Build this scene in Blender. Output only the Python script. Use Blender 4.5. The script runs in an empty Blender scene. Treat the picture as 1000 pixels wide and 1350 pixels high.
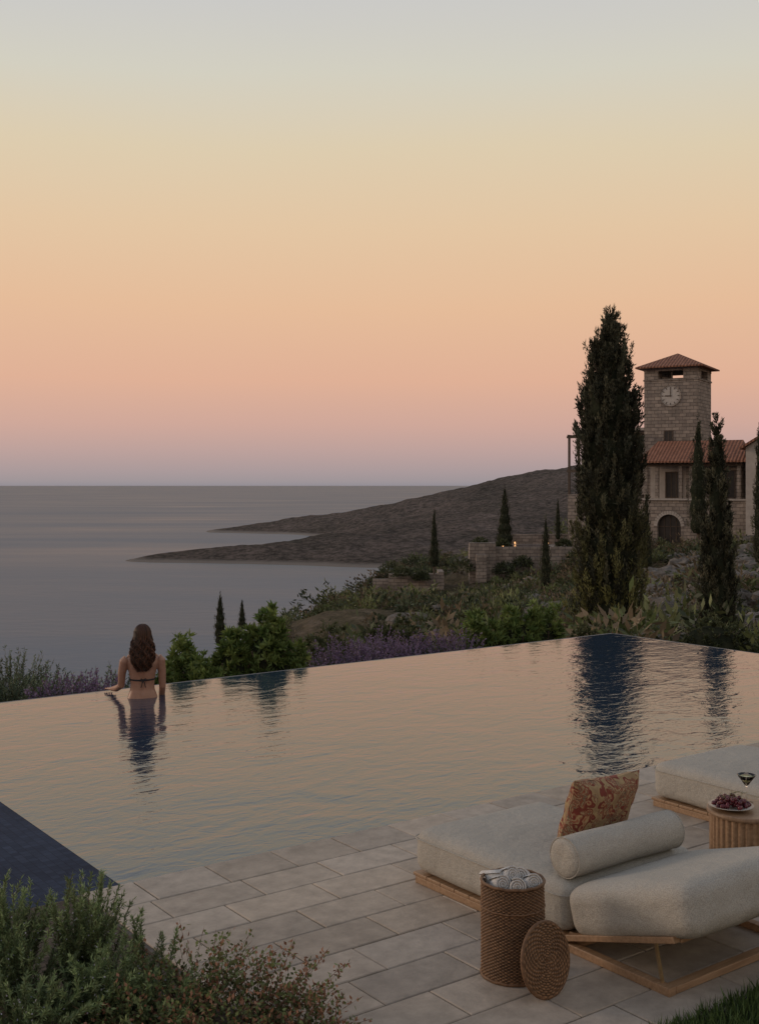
import bpy, bmesh, math, random
import numpy as np
from mathutils import Vector, Matrix, noise
random.seed(7); rng=np.random.default_rng(7)
S=bpy.context.scene
S.view_settings.view_transform='Standard'; S.view_settings.look='None'; S.view_settings.exposure=0
R36=math.atan2(.5935,.8048)
E1=np.array([.8048,.5935]); E2=np.array([-.5935,.8048])
def AB(a,b,z=0.): return (a*E1[0]+b*E2[0], a*E1[1]+b*E2[1], z)

# ---------------------------------------------------------------- materials
def newmat(name):
    m=bpy.data.materials.new(name); m.use_nodes=True
    nt=m.node_tree; b=nt.nodes['Principled BSDF']; return m,nt,b
def ramp(nt,fac,stops):
    r=nt.nodes.new('ShaderNodeValToRGB'); cr=r.color_ramp
    while len(cr.elements)<len(stops): cr.elements.new(.5)
    for e,(p,c) in zip(cr.elements,stops):
        e.position=p; e.color=(c[0],c[1],c[2],1)
    nt.links.new(fac,r.inputs[0]); return r.outputs[0]
def noise_tex(nt,scale,detail=4,rough=.55,coord='Object',vs=None,dist=0):
    tc=nt.nodes.new('ShaderNodeTexCoord'); o=tc.outputs[coord]
    if vs:
        mp=nt.nodes.new('ShaderNodeMapping'); mp.inputs['Scale'].default_value=vs
        nt.links.new(o,mp.inputs[0]); o=mp.outputs[0]
    n=nt.nodes.new('ShaderNodeTexNoise'); n.inputs['Scale'].default_value=scale
    n.inputs['Detail'].default_value=detail; n.inputs['Roughness'].default_value=rough
    n.inputs['Distortion'].default_value=dist
    nt.links.new(o,n.inputs['Vector']); return n.outputs['Fac']
def bump(nt,b,h,dist,strength=1,prev=None):
    n=nt.nodes.new('ShaderNodeBump'); n.inputs['Distance'].default_value=dist; n.inputs['Strength'].default_value=strength
    nt.links.new(h,n.inputs['Height'])
    if prev: nt.links.new(prev,n.inputs['Normal'])
    nt.links.new(n.outputs[0],b.inputs['Normal']); return n.outputs[0]
def mul(nt,a,bb,mode='MULTIPLY',fac=1.0):
    m=nt.nodes.new('ShaderNodeMix'); m.data_type='RGBA'; m.blend_type=mode; m.inputs[0].default_value=fac
    nt.links.new(a,m.inputs[6])
    if isinstance(bb,tuple): m.inputs[7].default_value=(*bb,1)
    else: nt.links.new(bb,m.inputs[7])
    return m.outputs[2]
def simple(name,c1,c2,scale=5,rough=.7,bd=0,bs=None,detail=4,vs=None,metal=0,spec=.5,coord='Object'):
    m,nt,b=newmat(name)
    f=noise_tex(nt,scale,detail,coord=coord,vs=vs)
    nt.links.new(ramp(nt,f,[(.3,c1),(.7,c2)]),b.inputs['Base Color'])
    b.inputs['Roughness'].default_value=rough; b.inputs['Metallic'].default_value=metal
    b.inputs['Specular IOR Level'].default_value=spec
    if bd: bump(nt,b,noise_tex(nt,bs or scale*4,4,coord=coord,vs=vs),bd)
    return m
def attrmat(name,rough=.7,spec=.2,bd=0,bs=30,trans=0,nscale=0,nlo=.7,nhi=1.2):
    m,nt,b=newmat(name)
    a=nt.nodes.new('ShaderNodeAttribute'); a.attribute_name='Col'
    c=a.outputs['Color']
    if nscale:
        f=noise_tex(nt,nscale,6,.65)
        c=mul(nt,c,ramp(nt,f,[(.3,(nlo,)*3),(.7,(nhi,)*3)]))
        f=noise_tex(nt,.9,5,.6)
        c=mul(nt,c,ramp(nt,f,[(.35,(.84,.83,.82)),(.65,(1.1,1.09,1.07))]))
    nt.links.new(c,b.inputs['Base Color'])
    b.inputs['Roughness'].default_value=rough; b.inputs['Specular IOR Level'].default_value=spec
    if trans:
        t=nt.nodes.new('ShaderNodeBsdfTranslucent'); nt.links.new(c,t.inputs[0])
        mx=nt.nodes.new('ShaderNodeMixShader'); mx.inputs[0].default_value=trans
        nt.links.new(b.outputs[0],mx.inputs[1]); nt.links.new(t.outputs[0],mx.inputs[2])
        nt.links.new(mx.outputs[0],nt.nodes['Material Output'].inputs[0])
    if bd: bump(nt,b,noise_tex(nt,bs,5),bd)
    return m
def brickmat(name,c1,c2,mortar,bw,rh,ms=.012,bd=.02):
    m,nt,b=newmat(name)
    tc=nt.nodes.new('ShaderNodeTexCoord'); br=nt.nodes.new('ShaderNodeTexBrick')
    nt.links.new(tc.outputs['UV'],br.inputs[0])
    br.inputs['Color1'].default_value=(*c1,1); br.inputs['Color2'].default_value=(*c2,1); br.inputs['Mortar'].default_value=(*mortar,1)
    br.inputs['Scale'].default_value=1; br.inputs['Mortar Size'].default_value=ms; br.inputs['Brick Width'].default_value=bw; br.inputs['Row Height'].default_value=rh
    br.inputs['Bias'].default_value=-.1
    f=noise_tex(nt,1.3,7,.7)
    c=mul(nt,br.outputs['Color'],ramp(nt,f,[(.3,(.68,.66,.66)),(.7,(1.22,1.18,1.14))]))
    nt.links.new(c,b.inputs['Base Color']); b.inputs['Roughness'].default_value=.9; b.inputs['Specular IOR Level'].default_value=.2
    bn=bump(nt,b,br.outputs['Fac'],-bd); bump(nt,b,noise_tex(nt,6,5),.03,1,bn)
    return m

M_leaf=attrmat('foliage_material',.55,.3,trans=.3)
M_cyp=attrmat('cypress_foliage_material',.8,.12,trans=.12)
M_bark=simple('bark_material',(.06,.045,.035),(.14,.11,.085),6,.9,.02,12)
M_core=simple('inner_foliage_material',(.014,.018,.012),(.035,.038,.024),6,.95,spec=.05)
M_pave=attrmat('paving_stone_material',.6,.35,bd=.003,bs=40,nscale=9,nlo=.76,nhi=1.18)
M_grout=simple('grout_material',(.07,.06,.055),(.11,.10,.09),20,.95)
M_soil=simple('soil_material',(.03,.022,.016),(.07,.055,.04),9,.95,.02,20)
M_lawn=simple('lawn_material',(.02,.035,.012),(.045,.06,.02),9,.95,.02,30)
M_stone=brickmat('masonry_material',(.34,.30,.27),(.21,.185,.17),(.13,.115,.105),.62,.30,.018)
M_plaster=simple('plaster_material',(.34,.305,.28),(.44,.40,.37),2,.85,.01,10)
M_wood=simple('oak_wood_material',(.22,.13,.07),(.37,.235,.14),5,.5,.001,40,6,vs=(1,12,12))
M_darkwood=simple('dark_timber_material',(.05,.035,.028),(.10,.07,.05),4,.7)
M_dark=simple('dark_interior_material',(.012,.011,.012),(.03,.026,.025),3,.4)
M_brass=simple('brass_material',(.42,.30,.18),(.55,.42,.26),20,.35,metal=1)
M_white=simple('clock_face_material',(.40,.37,.35),(.48,.45,.42),4,.7)

def tile_roof():
    m,nt,b=newmat('terracotta_tile_material')
    tc=nt.nodes.new('ShaderNodeTexCoord')
    w=nt.nodes.new('ShaderNodeTexWave'); w.bands_direction='X'; w.inputs['Scale'].default_value=1.1; w.inputs['Distortion'].default_value=.3
    nt.links.new(tc.outputs['UV'],w.inputs[0])
    f=noise_tex(nt,3,6,.7)
    c=ramp(nt,f,[(.25,(.15,.065,.04)),(.55,(.28,.125,.08)),(.8,(.36,.20,.13))])
    nt.links.new(mul(nt,c,ramp(nt,w.outputs['Fac'],[(0,(.55,.55,.55)),(.5,(1,1,1))])),b.inputs['Base Color'])
    b.inputs['Roughness'].default_value=.85; bump(nt,b,w.outputs['Fac'],.08)
    return m
M_roof=tile_roof()

def fabric(name,c):
    m,nt,b=newmat(name)
    f=noise_tex(nt,3,5)
    col=ramp(nt,f,[(.3,tuple(x*.90 for x in c)),(.7,c)])
    f2=noise_tex(nt,230,2)
    col=mul(nt,col,ramp(nt,f2,[(.35,(.74,.74,.74)),(.65,(1.1,1.1,1.1))]))
    nt.links.new(col,b.inputs['Base Color']); b.inputs['Roughness'].default_value=.95; b.inputs['Specular IOR Level'].default_value=.12
    n1=bump(nt,b,f2,.003); bump(nt,b,noise_tex(nt,8,3),.018,1,n1)
    return m
M_fab=fabric('boucle_fabric_material',(.45,.425,.38))
M_towel=fabric('towel_material',(.66,.64,.62))

# ---------------------------------------------------------------- mesh helpers
def link(o,parent=None):
    S.collection.objects.link(o)
    if parent: o.parent=parent
    return o
def empty(name,loc=(0,0,0),rz=0,parent=None):
    e=bpy.data.objects.new(name,None); e.location=loc; e.rotation_euler=(0,0,rz); e.empty_display_size=.2
    return link(e,parent)
def mesh(name,verts,faces,mats,parent=None,loc=(0,0,0),rot=(0,0,0),mi=None,smooth=False,col=None,bevel=0):
    me=bpy.data.meshes.new(name)
    if isinstance(verts,np.ndarray): verts=verts.tolist()
    if isinstance(faces,np.ndarray): faces=faces.tolist()
    me.from_pydata(verts,[],faces); me.update()
    for m in mats: me.materials.append(m)
    if mi is not None: me.polygons.foreach_set('material_index',np.array(mi,dtype=np.int32))
    if smooth: me.polygons.foreach_set('use_smooth',np.ones(len(me.polygons),dtype=bool))
    if col is not None:
        a=me.color_attributes.new('Col','FLOAT_COLOR','POINT')
        c=np.ones((len(me.vertices),4),dtype=np.float32); c[:,:3]=col
        a.data.foreach_set('color',c.ravel())
    o=bpy.data.objects.new(name,me); o.location=loc; o.rotation_euler=rot
    if bevel:
        md=o.modifiers.new('bevel','BEVEL'); md.width=bevel; md.segments=2; md.limit_method='ANGLE'
    return link(o,parent)
class MB:
    def __init__(s): s.v=[];s.f=[];s.m=[]
    def add(s,vs,fs,mi=0):
        k=len(s.v); s.v+= [tuple(v) for v in vs]; s.f+=[tuple(i+k for i in f) for f in fs]; s.m+=[mi]*len(fs)
    def box(s,x0,x1,y0,y1,z0,z1,mi=0):
        v=[(x,y,z) for z in(z0,z1) for y in(y0,y1) for x in(x0,x1)]
        s.add(v,[(0,2,3,1),(4,5,7,6),(0,1,5,4),(2,6,7,3),(0,4,6,2),(1,3,7,5)],mi)
    def beam(s,p,q,w,h,mi=0):
        p=Vector(p);q=Vector(q);d=(q-p).normalized()
        up=Vector((0,0,1)) if abs(d.z)<.95 else Vector((1,0,0))
        sd=d.cross(up).normalized()*w/2; u=sd.cross(d).normalized()*h/2
        v=[p-sd-u,p+sd-u,p+sd+u,p-sd+u,q-sd-u,q+sd-u,q+sd+u,q-sd+u]
        s.add(v,[(3,2,1,0),(4,5,6,7),(0,1,5,4),(1,2,6,5),(2,3,7,6),(3,0,4,7)],mi)
    def lathe(s,prof,c=(0,0,0),n=32,mi=0,caps=True):
        v=[];f=[]
        for (r,z) in prof:
            for i in range(n):
                t=2*math.pi*i/n; v.append((c[0]+r*math.cos(t),c[1]+r*math.sin(t),c[2]+z))
        for j in range(len(prof)-1):
            for i in range(n):
                i2=(i+1)%n; f.append((j*n+i,j*n+i2,(j+1)*n+i2,(j+1)*n+i))
        if caps: f.append(tuple(reversed(range(n)))); f.append(tuple((len(prof)-1)*n+i for i in range(n)))
        s.add(v,f,mi)
    def tube(s,pts,rs,n=8,mi=0,ref=None):
        pts=[Vector(p) for p in pts]; v=[];f=[]
        prev=None
        for i,p in enumerate(pts):
            t=(pts[min(i+1,len(pts)-1)]-pts[max(i-1,0)]).normalized()
            if prev is None:
                r=Vector(ref) if ref else (Vector((0,0,1)) if abs(t.z)<.9 else Vector((1,0,0)))
            else: r=prev
            a=(r-t*r.dot(t)).normalized(); b=t.cross(a); prev=a
            ra,rb=(rs[i] if isinstance(rs[i],tuple) else (rs[i],rs[i]))
            for k in range(n):
                th=2*math.pi*k/n; v.append(p+a*ra*math.cos(th)+b*rb*math.sin(th))
        for j in range(len(pts)-1):
            for k in range(n):
                k2=(k+1)%n; f.append((j*n+k,j*n+k2,(j+1)*n+k2,(j+1)*n+k))
        f.append(tuple(reversed(range(n)))); f.append(tuple((len(pts)-1)*n+k for k in range(n)))
        s.add(v,f,mi)
    def ball(s,c,r,n=12,mi=0):
        rx,ry,rz=r if isinstance(r,tuple) else (r,r,r)
        m=max(6,n//2+2); v=[(c[0],c[1],c[2]-rz)]; f=[]
        for j in range(1,m):
            ph=-math.pi/2+math.pi*j/m
            for i in range(n):
                t=2*math.pi*i/n; v.append((c[0]+rx*math.cos(ph)*math.cos(t),c[1]+ry*math.cos(ph)*math.sin(t),c[2]+rz*math.sin(ph)))
        v.append((c[0],c[1],c[2]+rz)); L=len(v)-1
        for i in range(n):
            f.append((0,1+(i+1)%n,1+i)); f.append((L,1+(m-2)*n+i,1+(m-2)*n+(i+1)%n))
        for j in range(m-2):
            for i in range(n):
                a=1+j*n+i;b=1+j*n+(i+1)%n; f.append((a,b,b+n,a+n))
        s.add(v,f,mi)
    def build(s,name,mats,parent=None,loc=(0,0,0),rz=0,bevel=0,smooth=False,uv=True,col=None):
        o=mesh(name,s.v,s.f,mats,parent,loc,(0,0,rz),s.m,smooth,col,bevel)
        if uv:
            me=o.data; u=me.uv_layers.new(name='UVMap')
            for p in me.polygons:
                n=p.normal
                for li in p.loop_indices:
                    c=me.vertices[me.loops[li].vertex_index].co
                    if abs(n.z)>.75: w=(c.x,c.y)
                    elif abs(n.x)>abs(n.y): w=(c.y,c.z)
                    else: w=(c.x,c.z)
                    u.data[li].uv=w
        return o

class Leaves:
    def __init__(s): s.V=[];s.C=[];s.n=0
    def add(s,p,d,L,W,c,fold=0):
        p=np.atleast_2d(p); n=len(p)
        d=d/np.linalg.norm(d,axis=1,keepdims=True)
        r=rng.normal(size=(n,3)); sd=np.cross(d,r); sd/=np.linalg.norm(sd,axis=1,keepdims=True)+1e-9
        L=np.broadcast_to(L,(n,))[:,None]; W=np.broadcast_to(W,(n,))[:,None]
        v=np.stack([p,p+d*L*.45+sd*W*.5,p+d*L,p+d*L*.45-sd*W*.5],1)
        s.V.append(v.reshape(-1,3)); s.C.append(np.repeat(np.broadcast_to(c,(n,3)),4,axis=0)); s.n+=n
    def build(s,name,mats=None,parent=None,extra=None,loc=(0,0,0)):
        V=np.concatenate(s.V);C=np.concatenate(s.C); F=np.arange(len(V)).reshape(-1,4)
        faces=F.tolist(); mi=[0]*len(faces); verts=V.tolist(); C=C
        if extra:
            k=len(verts); verts+= [tuple(v) for v in extra.v]; faces+=[tuple(i+k for i in f) for f in extra.f]; mi+= [m+1 for m in extra.m]
            C=np.concatenate([C,np.full((len(extra.v),3),.05)])
        return mesh(name,verts,faces,mats or [M_leaf,M_bark,M_core],parent,loc,mi=mi,col=C)

# ---------------------------------------------------------------- world
W=bpy.data.worlds.new('World'); S.world=W; W.use_nodes=True
nt=W.node_tree; nt.nodes.clear()
out=nt.nodes.new('ShaderNodeOutputWorld'); bg=nt.nodes.new('ShaderNodeBackground'); bg2=nt.nodes.new('ShaderNodeBackground'); ad=nt.nodes.new('ShaderNodeAddShader')
tc=nt.nodes.new('ShaderNodeTexCoord'); sx=nt.nodes.new('ShaderNodeSeparateXYZ'); nt.links.new(tc.outputs['Generated'],sx.inputs[0])
def lin(c): return tuple(((x/255)/12.92 if x/255<=.04045 else ((x/255+.055)/1.055)**2.4) for x in c)
ns=nt.nodes.new('ShaderNodeTexNoise'); ns.inputs['Scale'].default_value=1.3; ns.inputs['Detail'].default_value=2
mp=nt.nodes.new('ShaderNodeMapping'); mp.inputs['Scale'].default_value=(1,1,4); nt.links.new(tc.outputs['Generated'],mp.inputs[0]); nt.links.new(mp.outputs[0],ns.inputs[0])
am=nt.nodes.new('ShaderNodeMath'); am.operation='MULTIPLY'; am.inputs[1].default_value=.16; nt.links.new(sx.outputs['Z'],am.inputs[0])
nc=nt.nodes.new('ShaderNodeMath'); nc.operation='SUBTRACT'; nc.inputs[1].default_value=.5; nt.links.new(ns.outputs['Fac'],nc.inputs[0])
ma=nt.nodes.new('ShaderNodeMath'); ma.operation='MULTIPLY_ADD'; nt.links.new(nc.outputs[0],ma.inputs[0]); nt.links.new(am.outputs[0],ma.inputs[1]); nt.links.new(sx.outputs['Z'],ma.inputs[2])
sky=[(0,(146,141,148)),(.003,(156,147,151)),(.012,(168,152,154)),(.03,(187,159,155)),(.0536,(206,166,153)),(.0936,(223,175,149)),(.159,(229,187,152)),(.222,(227,197,162)),(.283,(221,204,174)),(.341,(211,207,192)),(.40,(202,201,199)),(.6,(170,172,178)),(1.0,(128,139,157))]
rc=ramp(nt,ma.outputs[0],[(p,lin(c)) for p,c in sky])
nt.links.new(rc,bg.inputs[0]); bg.inputs[1].default_value=.99
st=nt.nodes.new('ShaderNodeTexSky'); st.sky_type='NISHITA'; st.sun_disc=False; st.sun_elevation=math.radians(14); st.sun_rotation=math.radians(-75)
nt.links.new(st.outputs[0],bg2.inputs[0]); bg2.inputs[1].default_value=.003
nt.links.new(bg.outputs[0],ad.inputs[0]); nt.links.new(bg2.outputs[0],ad.inputs[1]); nt.links.new(ad.outputs[0],out.inputs[0])
sl=bpy.data.lights.new('sun','SUN'); sl.energy=.95; sl.angle=math.radians(14); sl.color=(1,.76,.57)
so=link(bpy.data.objects.new('sun',sl)); az=math.radians(-75); el=math.radians(14)
dv=Vector((math.sin(az)*math.cos(el),math.cos(az)*math.cos(el),math.sin(el))); so.rotation_euler=dv.to_track_quat('Z','Y').to_euler(); so.location=(-20,10,20)

# ---------------------------------------------------------------- camera
cd=bpy.data.cameras.new('camera'); cam=link(bpy.data.objects.new('camera',cd)); S.camera=cam
cam.location=(0,0,2.1); cam.rotation_euler=(math.radians(90),0,0)
cd.sensor_fit='HORIZONTAL'; cd.sensor_width=36; cd.lens=53.64; cd.shift_y=-.035; cd.clip_start=.05; cd.clip_end=300000

# ---------------------------------------------------------------- sea
def seamat():
    m,nt,b=newmat('sea_water_material')
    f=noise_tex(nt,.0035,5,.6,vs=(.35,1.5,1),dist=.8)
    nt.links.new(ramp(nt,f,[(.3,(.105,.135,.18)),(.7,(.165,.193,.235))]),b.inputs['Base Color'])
    r=nt.nodes.new('ShaderNodeMapRange'); r.inputs[1].default_value=.3; r.inputs[2].default_value=.7; r.inputs[3].default_value=.30; r.inputs[4].default_value=.5
    nt.links.new(f,r.inputs[0]); nt.links.new(r.outputs[0],b.inputs['Roughness'])
    b.inputs['IOR'].default_value=1.12; b.inputs['Specular IOR Level'].default_value=.4
    bump(nt,b,noise_tex(nt,.12,4,.6,vs=(.5,1,1)),.5)
    return m
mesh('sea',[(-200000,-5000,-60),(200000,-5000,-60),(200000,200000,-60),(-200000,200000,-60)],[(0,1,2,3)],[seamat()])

# ---------------------------------------------------------------- terrain
def rbf(pts,c):
    P=np.array(pts,float); n=len(P); X=P[:,:2]
    A=np.sqrt(((X[:,None]-X[None])**2).sum(-1)+c*c)
    Q=np.hstack([X,np.ones((n,1))]); K=np.block([[A,Q],[Q.T,np.zeros((3,3))]])
    w=np.linalg.solve(K,np.concatenate([P[:,2],np.zeros(3)]))
    def f(x,y):
        x=np.asarray(x,float);y=np.asarray(y,float); sh=x.shape; q=np.stack([x.ravel(),y.ravel()],1)
        r=np.sqrt(((q[:,None]-X[None])**2).sum(-1)+c*c)
        return (r@w[:n]+q@w[n:n+2]+w[-1]).reshape(sh)
    return f
TP=[(-6,13,-1.1),(-3,14,-.9),(0,16,-1.0),(2,18,-1.1),(4,20,-1.3),(8,16,-.9),(12,14,-.7),(8,27,-1.8),(14,25,-1.2),(20,30,-1),(0,0,-1.6),(-10,0,-2.5),(10,0,-1.4),(0,8,-1.9),(5,10,-1.9),
(-12,20,-7),(-6,25,-5),(-3,25,-3),(-10,40,-10),(-3,40,-4.3),(-4.5,60,-5.1),(-14,60,-14),(-30,60,-28),(-2.7,80,-6.2),(-14,80,-16),(-40,90,-45),(1.5,110,-6.2),(-10,110,-16),(-30,120,-35),(6,150,-12),(-5,150,-25),(10,200,-25),(-10,200,-45),
(20,300,-50),(-100,100,-78),(-60,60,-58),(-40,30,-38),(-25,10,-17),(-60,0,-45),(-50,200,-80),(0,300,-75),(40,420,-75),(100,300,-35),(100,600,-90),(-100,300,-95),
(5,60,-5.2),(9,80,-6.3),(8.5,41.7,-3.7),(9,103,-6.2),(15,102,-5.6),(17.5,97,-4.9),(12,80,-5.7),(17,80,-4.8),(24,96,-3.0),(30,90,-2.9),(36,92,-1),(40,80,0),(25,60,-2.4),(18,60,-3),(14,45,-2.6),(40,120,1),(25,130,-3),(60,100,4),(80,200,0),(12,130,-8),(2,40,-3.6),(2,80,-6.2),(30,30,0),(60,30,4),(60,0,2),(150,100,10),(150,0,10),(0,-40,0),(150,300,-20)]
TF=rbf(TP,3.)
def fb(x,y,s,o=5): 
    return noise.fractal(Vector((x*s,y*s,1.7)),1.0,2.1,o)
def tn(x,y): return .45*fb(x,y,.12)+.24*fb(x+9,y,.6,3)
def hz(x,y):
    z=float(TF(x,y)); amp=max(0,min(1,(y-22)/25))
    return z+amp*tn(x,y)
xs=np.concatenate([np.linspace(-160,-30,24)[:-1],np.linspace(-30,-8,24)[:-1],np.linspace(-8,42,120)[:-1],np.linspace(42,200,30)])
ys=np.concatenate([np.linspace(-40,10,12)[:-1],np.linspace(10,125,190)[:-1],np.linspace(125,600,50)])
XX,YY=np.meshgrid(xs,ys); ZZ=TF(XX,YY)
amp=np.clip((YY-22)/25,0,1)
nz=np.array([[tn(x,y) for x in xs] for y in ys]); ZZ=ZZ+amp*nz
nx,ny=len(xs),len(ys); idx=np.arange(nx*ny).reshape(ny,nx)
F=np.stack([idx[:-1,:-1],idx[:-1,1:],idx[1:,1:],idx[1:,:-1]],-1).reshape(-1,4)
def hillmat():
    m,nt,b=newmat('hillside_ground_material')
    f=noise_tex(nt,.35,8,.7); g=noise_tex(nt,2.5,6,.7)
    c=ramp(nt,f,[(.28,(.055,.055,.03)),(.48,(.11,.094,.06)),(.62,(.165,.135,.10)),(.76,(.25,.215,.19))])
    nt.links.new(mul(nt,c,ramp(nt,g,[(.3,(.45,.45,.42)),(.7,(1.25,1.2,1.15))])),b.inputs['Base Color'])
    b.inputs['Roughness'].default_value=.95; b.inputs['Specular IOR Level'].default_value=.1
    bump(nt,b,g,.35); return m
mesh('hillside_terrain',np.stack([XX,YY,ZZ],-1).reshape(-1,3),F,[hillmat()],smooth=True)

HP=[(-206,925,-60),(-150,905,-60),(-80,885,-60),(6,845,-60),(60,832,-60),(-193,960,-57.2),(-158,980,-53.2),(-114,1000,-48.9),(-82,1020,-46.5),(-35,1060,-42.7),(15,1100,-38.5),
(-205,985,-63),(-150,1040,-62),(-100,1090,-60.5),(-150,1200,-66),(-90,1250,-62),(-50,1180,-56),(-222,1490,-60),(-225,1560,-58),(-182,1600,-53.7),(-107,1620,-43.5),(-21,1600,-34),(64,1600,-14),(150,1600,6.4),(215,1600,21),(279,1600,27),(376,1600,34),(600,1600,50),(900,1600,55),
(-200,1465,-61.5),(-120,1430,-60.5),(-60,1370,-58),(60,1300,-32),(150,1300,-14),(250,1300,-2),(200,1000,-34),(400,1200,0),(400,900,-30),(100,950,-48),(200,835,-58),(400,800,-55),
(-220,1700,-66),(0,1900,-50),(300,2000,0),(900,2000,30),(-400,900,-85),(-400,1500,-90),(-300,2000,-90),(-100,760,-80),(100,740,-80),(400,700,-75),(0,2500,-90),(800,2500,-60),(-300,1200,-85),(-240,925,-66),(-260,1490,-66),(1300,1300,40),(1300,800,0),(1300,2500,-40)]
HF=rbf(HP,25.)
xs=np.concatenate([np.linspace(-420,420,260)[:-1],np.linspace(420,1250,60)]); ys=np.linspace(720,2500,250)
XX,YY=np.meshgrid(xs,ys); ZZ=HF(XX,YY)
nz=np.array([[4.2*fb(x,y,.012,6)+1.9*fb(x,y,.05,5) for x in xs] for y in ys]); ZZ=ZZ+nz*np.clip((ZZ+62)/14,0.14,1)
nx,ny=len(xs),len(ys); idx=np.arange(nx*ny).reshape(ny,nx)
F=np.stack([idx[:-1,:-1],idx[:-1,1:],idx[1:,1:],idx[1:,:-1]],-1).reshape(-1,4)
def headmat():
    m,nt,b=newmat('headland_material')
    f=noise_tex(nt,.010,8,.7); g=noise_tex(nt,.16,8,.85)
    c=ramp(nt,f,[(.32,(.120,.112,.104)),(.50,(.175,.152,.142)),(.62,(.215,.183,.172)),(.75,(.27,.23,.215))])  # rock and scrub tones with distance haze painted in as lighter purple-brown
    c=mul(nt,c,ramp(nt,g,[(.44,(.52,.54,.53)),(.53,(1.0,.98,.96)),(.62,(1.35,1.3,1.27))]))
    tc=nt.nodes.new('ShaderNodeTexCoord'); s=nt.nodes.new('ShaderNodeSeparateXYZ'); nt.links.new(tc.outputs['Object'],s.inputs[0])
    r=nt.nodes.new('ShaderNodeMapRange'); r.inputs[1].default_value=-59.0; r.inputs[2].default_value=-57.2; r.inputs[3].default_value=.9; r.inputs[4].default_value=0
    nt.links.new(s.outputs['Z'],r.inputs[0])
    mx=nt.nodes.new('ShaderNodeMix'); mx.data_type='RGBA'; nt.links.new(r.outputs[0],mx.inputs[0]); nt.links.new(c,mx.inputs[6]); mx.inputs[7].default_value=(.34,.31,.29,1)
    nt.links.new(mx.outputs[2],b.inputs['Base Color']); b.inputs['Roughness'].default_value=1; b.inputs['Specular IOR Level'].default_value=0
    bump(nt,b,g,6); return m
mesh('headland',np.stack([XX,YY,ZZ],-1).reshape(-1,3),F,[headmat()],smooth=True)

# ---------------------------------------------------------------- pool
pool=empty('infinity_pool',(0,0,0),R36)
def watermat():
    m,nt,b=newmat('pool_water_material')
    b.inputs['Base Color'].default_value=(.020,.040,.072,1); b.inputs['Roughness'].default_value=.03
    b.inputs['IOR'].default_value=1.70
    n1=bump(nt,b,noise_tex(nt,1.3,2,.5,vs=(1,1.6,1),dist=.6),.011)
    n2=bump(nt,b,noise_tex(nt,5.0,2,.5,vs=(1,1.7,1),dist=.8),.0046,1,n1)
    bump(nt,b,noise_tex(nt,14,3,.55,vs=(1,1.6,1),dist=.5),.0019,1,n2)
    return m
mesh('water_surface',[(2.46,5.6,-.03),(12.34,5.6,-.03),(12.34,11.1,-.03),(2.46,11.1,-.03)],[(0,1,2,3)],[watermat()],pool)
def navymat():
    m,nt,b=newmat('navy_mosaic_tile_material')
    tc=nt.nodes.new('ShaderNodeTexCoord'); br=nt.nodes.new('ShaderNodeTexBrick'); nt.links.new(tc.outputs['Object'],br.inputs[0])
    br.offset=0; br.inputs['Scale'].default_value=1; br.inputs['Brick Width'].default_value=.05; br.inputs['Row Height'].default_value=.05; br.inputs['Mortar Size'].default_value=.0015
    br.inputs['Color1'].default_value=(.022,.034,.062,1); br.inputs['Color2'].default_value=(.036,.052,.090,1); br.inputs['Mortar'].default_value=(.014,.02,.035,1)
    f=noise_tex(nt,2.2,4,.6)
    nt.links.new(mul(nt,br.outputs['Color'],ramp(nt,f,[(.3,(.75,.75,.78)),(.7,(1.2,1.2,1.2))])),b.inputs['Base Color']); b.inputs['Roughness'].default_value=.6; b.inputs['Specular IOR Level'].default_value=.04
    return m
M_navy=navymat()
p=MB()
p.box(-8,2.455,5.6,11.1,-1.0,-.024,0)
p.box(2.455,12.34,5.6,11.1,-1.15,-1.0,0)
p.box(-8,12.38,11.103,11.16,-2.6,-.034,1); p.box(12.343,12.40,5.6,11.10,-2.6,-.034,1)
p.build('basin',[M_navy,simple('weir_stone_material',(.10,.10,.11),(.17,.165,.165),12,.6)],pool)

# ---------------------------------------------------------------- paving
V=[];Fc=[];C=[]
def tile(a0,a1,b0,b1,z,c,g=.004,ch=.005):
    a0+=g/2;a1-=g/2;b0+=g/2;b1-=g/2; k=len(V)
    for (i,zz) in((0,-.05),(0,z-.004),(ch,z)):
        V.extend([(a0+i,b0+i,zz),(a1-i,b0+i,zz),(a1-i,b1-i,zz),(a0+i,b1-i,zz)])
    for r in range(2):
        for j in range(4):
            j2=(j+1)%4; Fc.append((k+r*4+j,k+r*4+j2,k+r*4+4+j2,k+r*4+4+j))
    Fc.append((k+8,k+9,k+10,k+11)); C.extend([c]*12)
def tcol():
    g=random.uniform(.29,.38); w=random.uniform(-.008,.014); return (g*1.11+w,g*.955,g*.81-w)
rows=[(5.6,5.28,.42)]; bb=5.28
while bb>2.9:
    rows.append((bb,bb-.27,.52)); bb-=.27
for ri,(b1,b0,ln) in enumerate(rows):
    a=2.22-random.uniform(0,ln) if ri==0 else 2.22-(.26 if ri%2 else .0)-random.uniform(0,.05)
    while a<13:
        l=ln*random.choice([1,1,1,.92,1.08]) if ri else ln
        if a+l>2.3: tile(max(a,2.22),a+l,b0,b1,random.uniform(-.0012,.0012),tcol(),.0065)
        a+=l
mesh('stone_paving',V,Fc,[M_pave],rot=(0,0,R36),col=np.array(C))
g=MB(); g.box(2.2,13,2.83,5.597,-1.6,-.009); g.build('paving_bed',[M_grout],rz=R36)
g=MB(); g.box(-8,2.196,-8,5.597,-1.6,-.02); g.build('flower_bed_soil',[M_soil],rz=R36)
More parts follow.
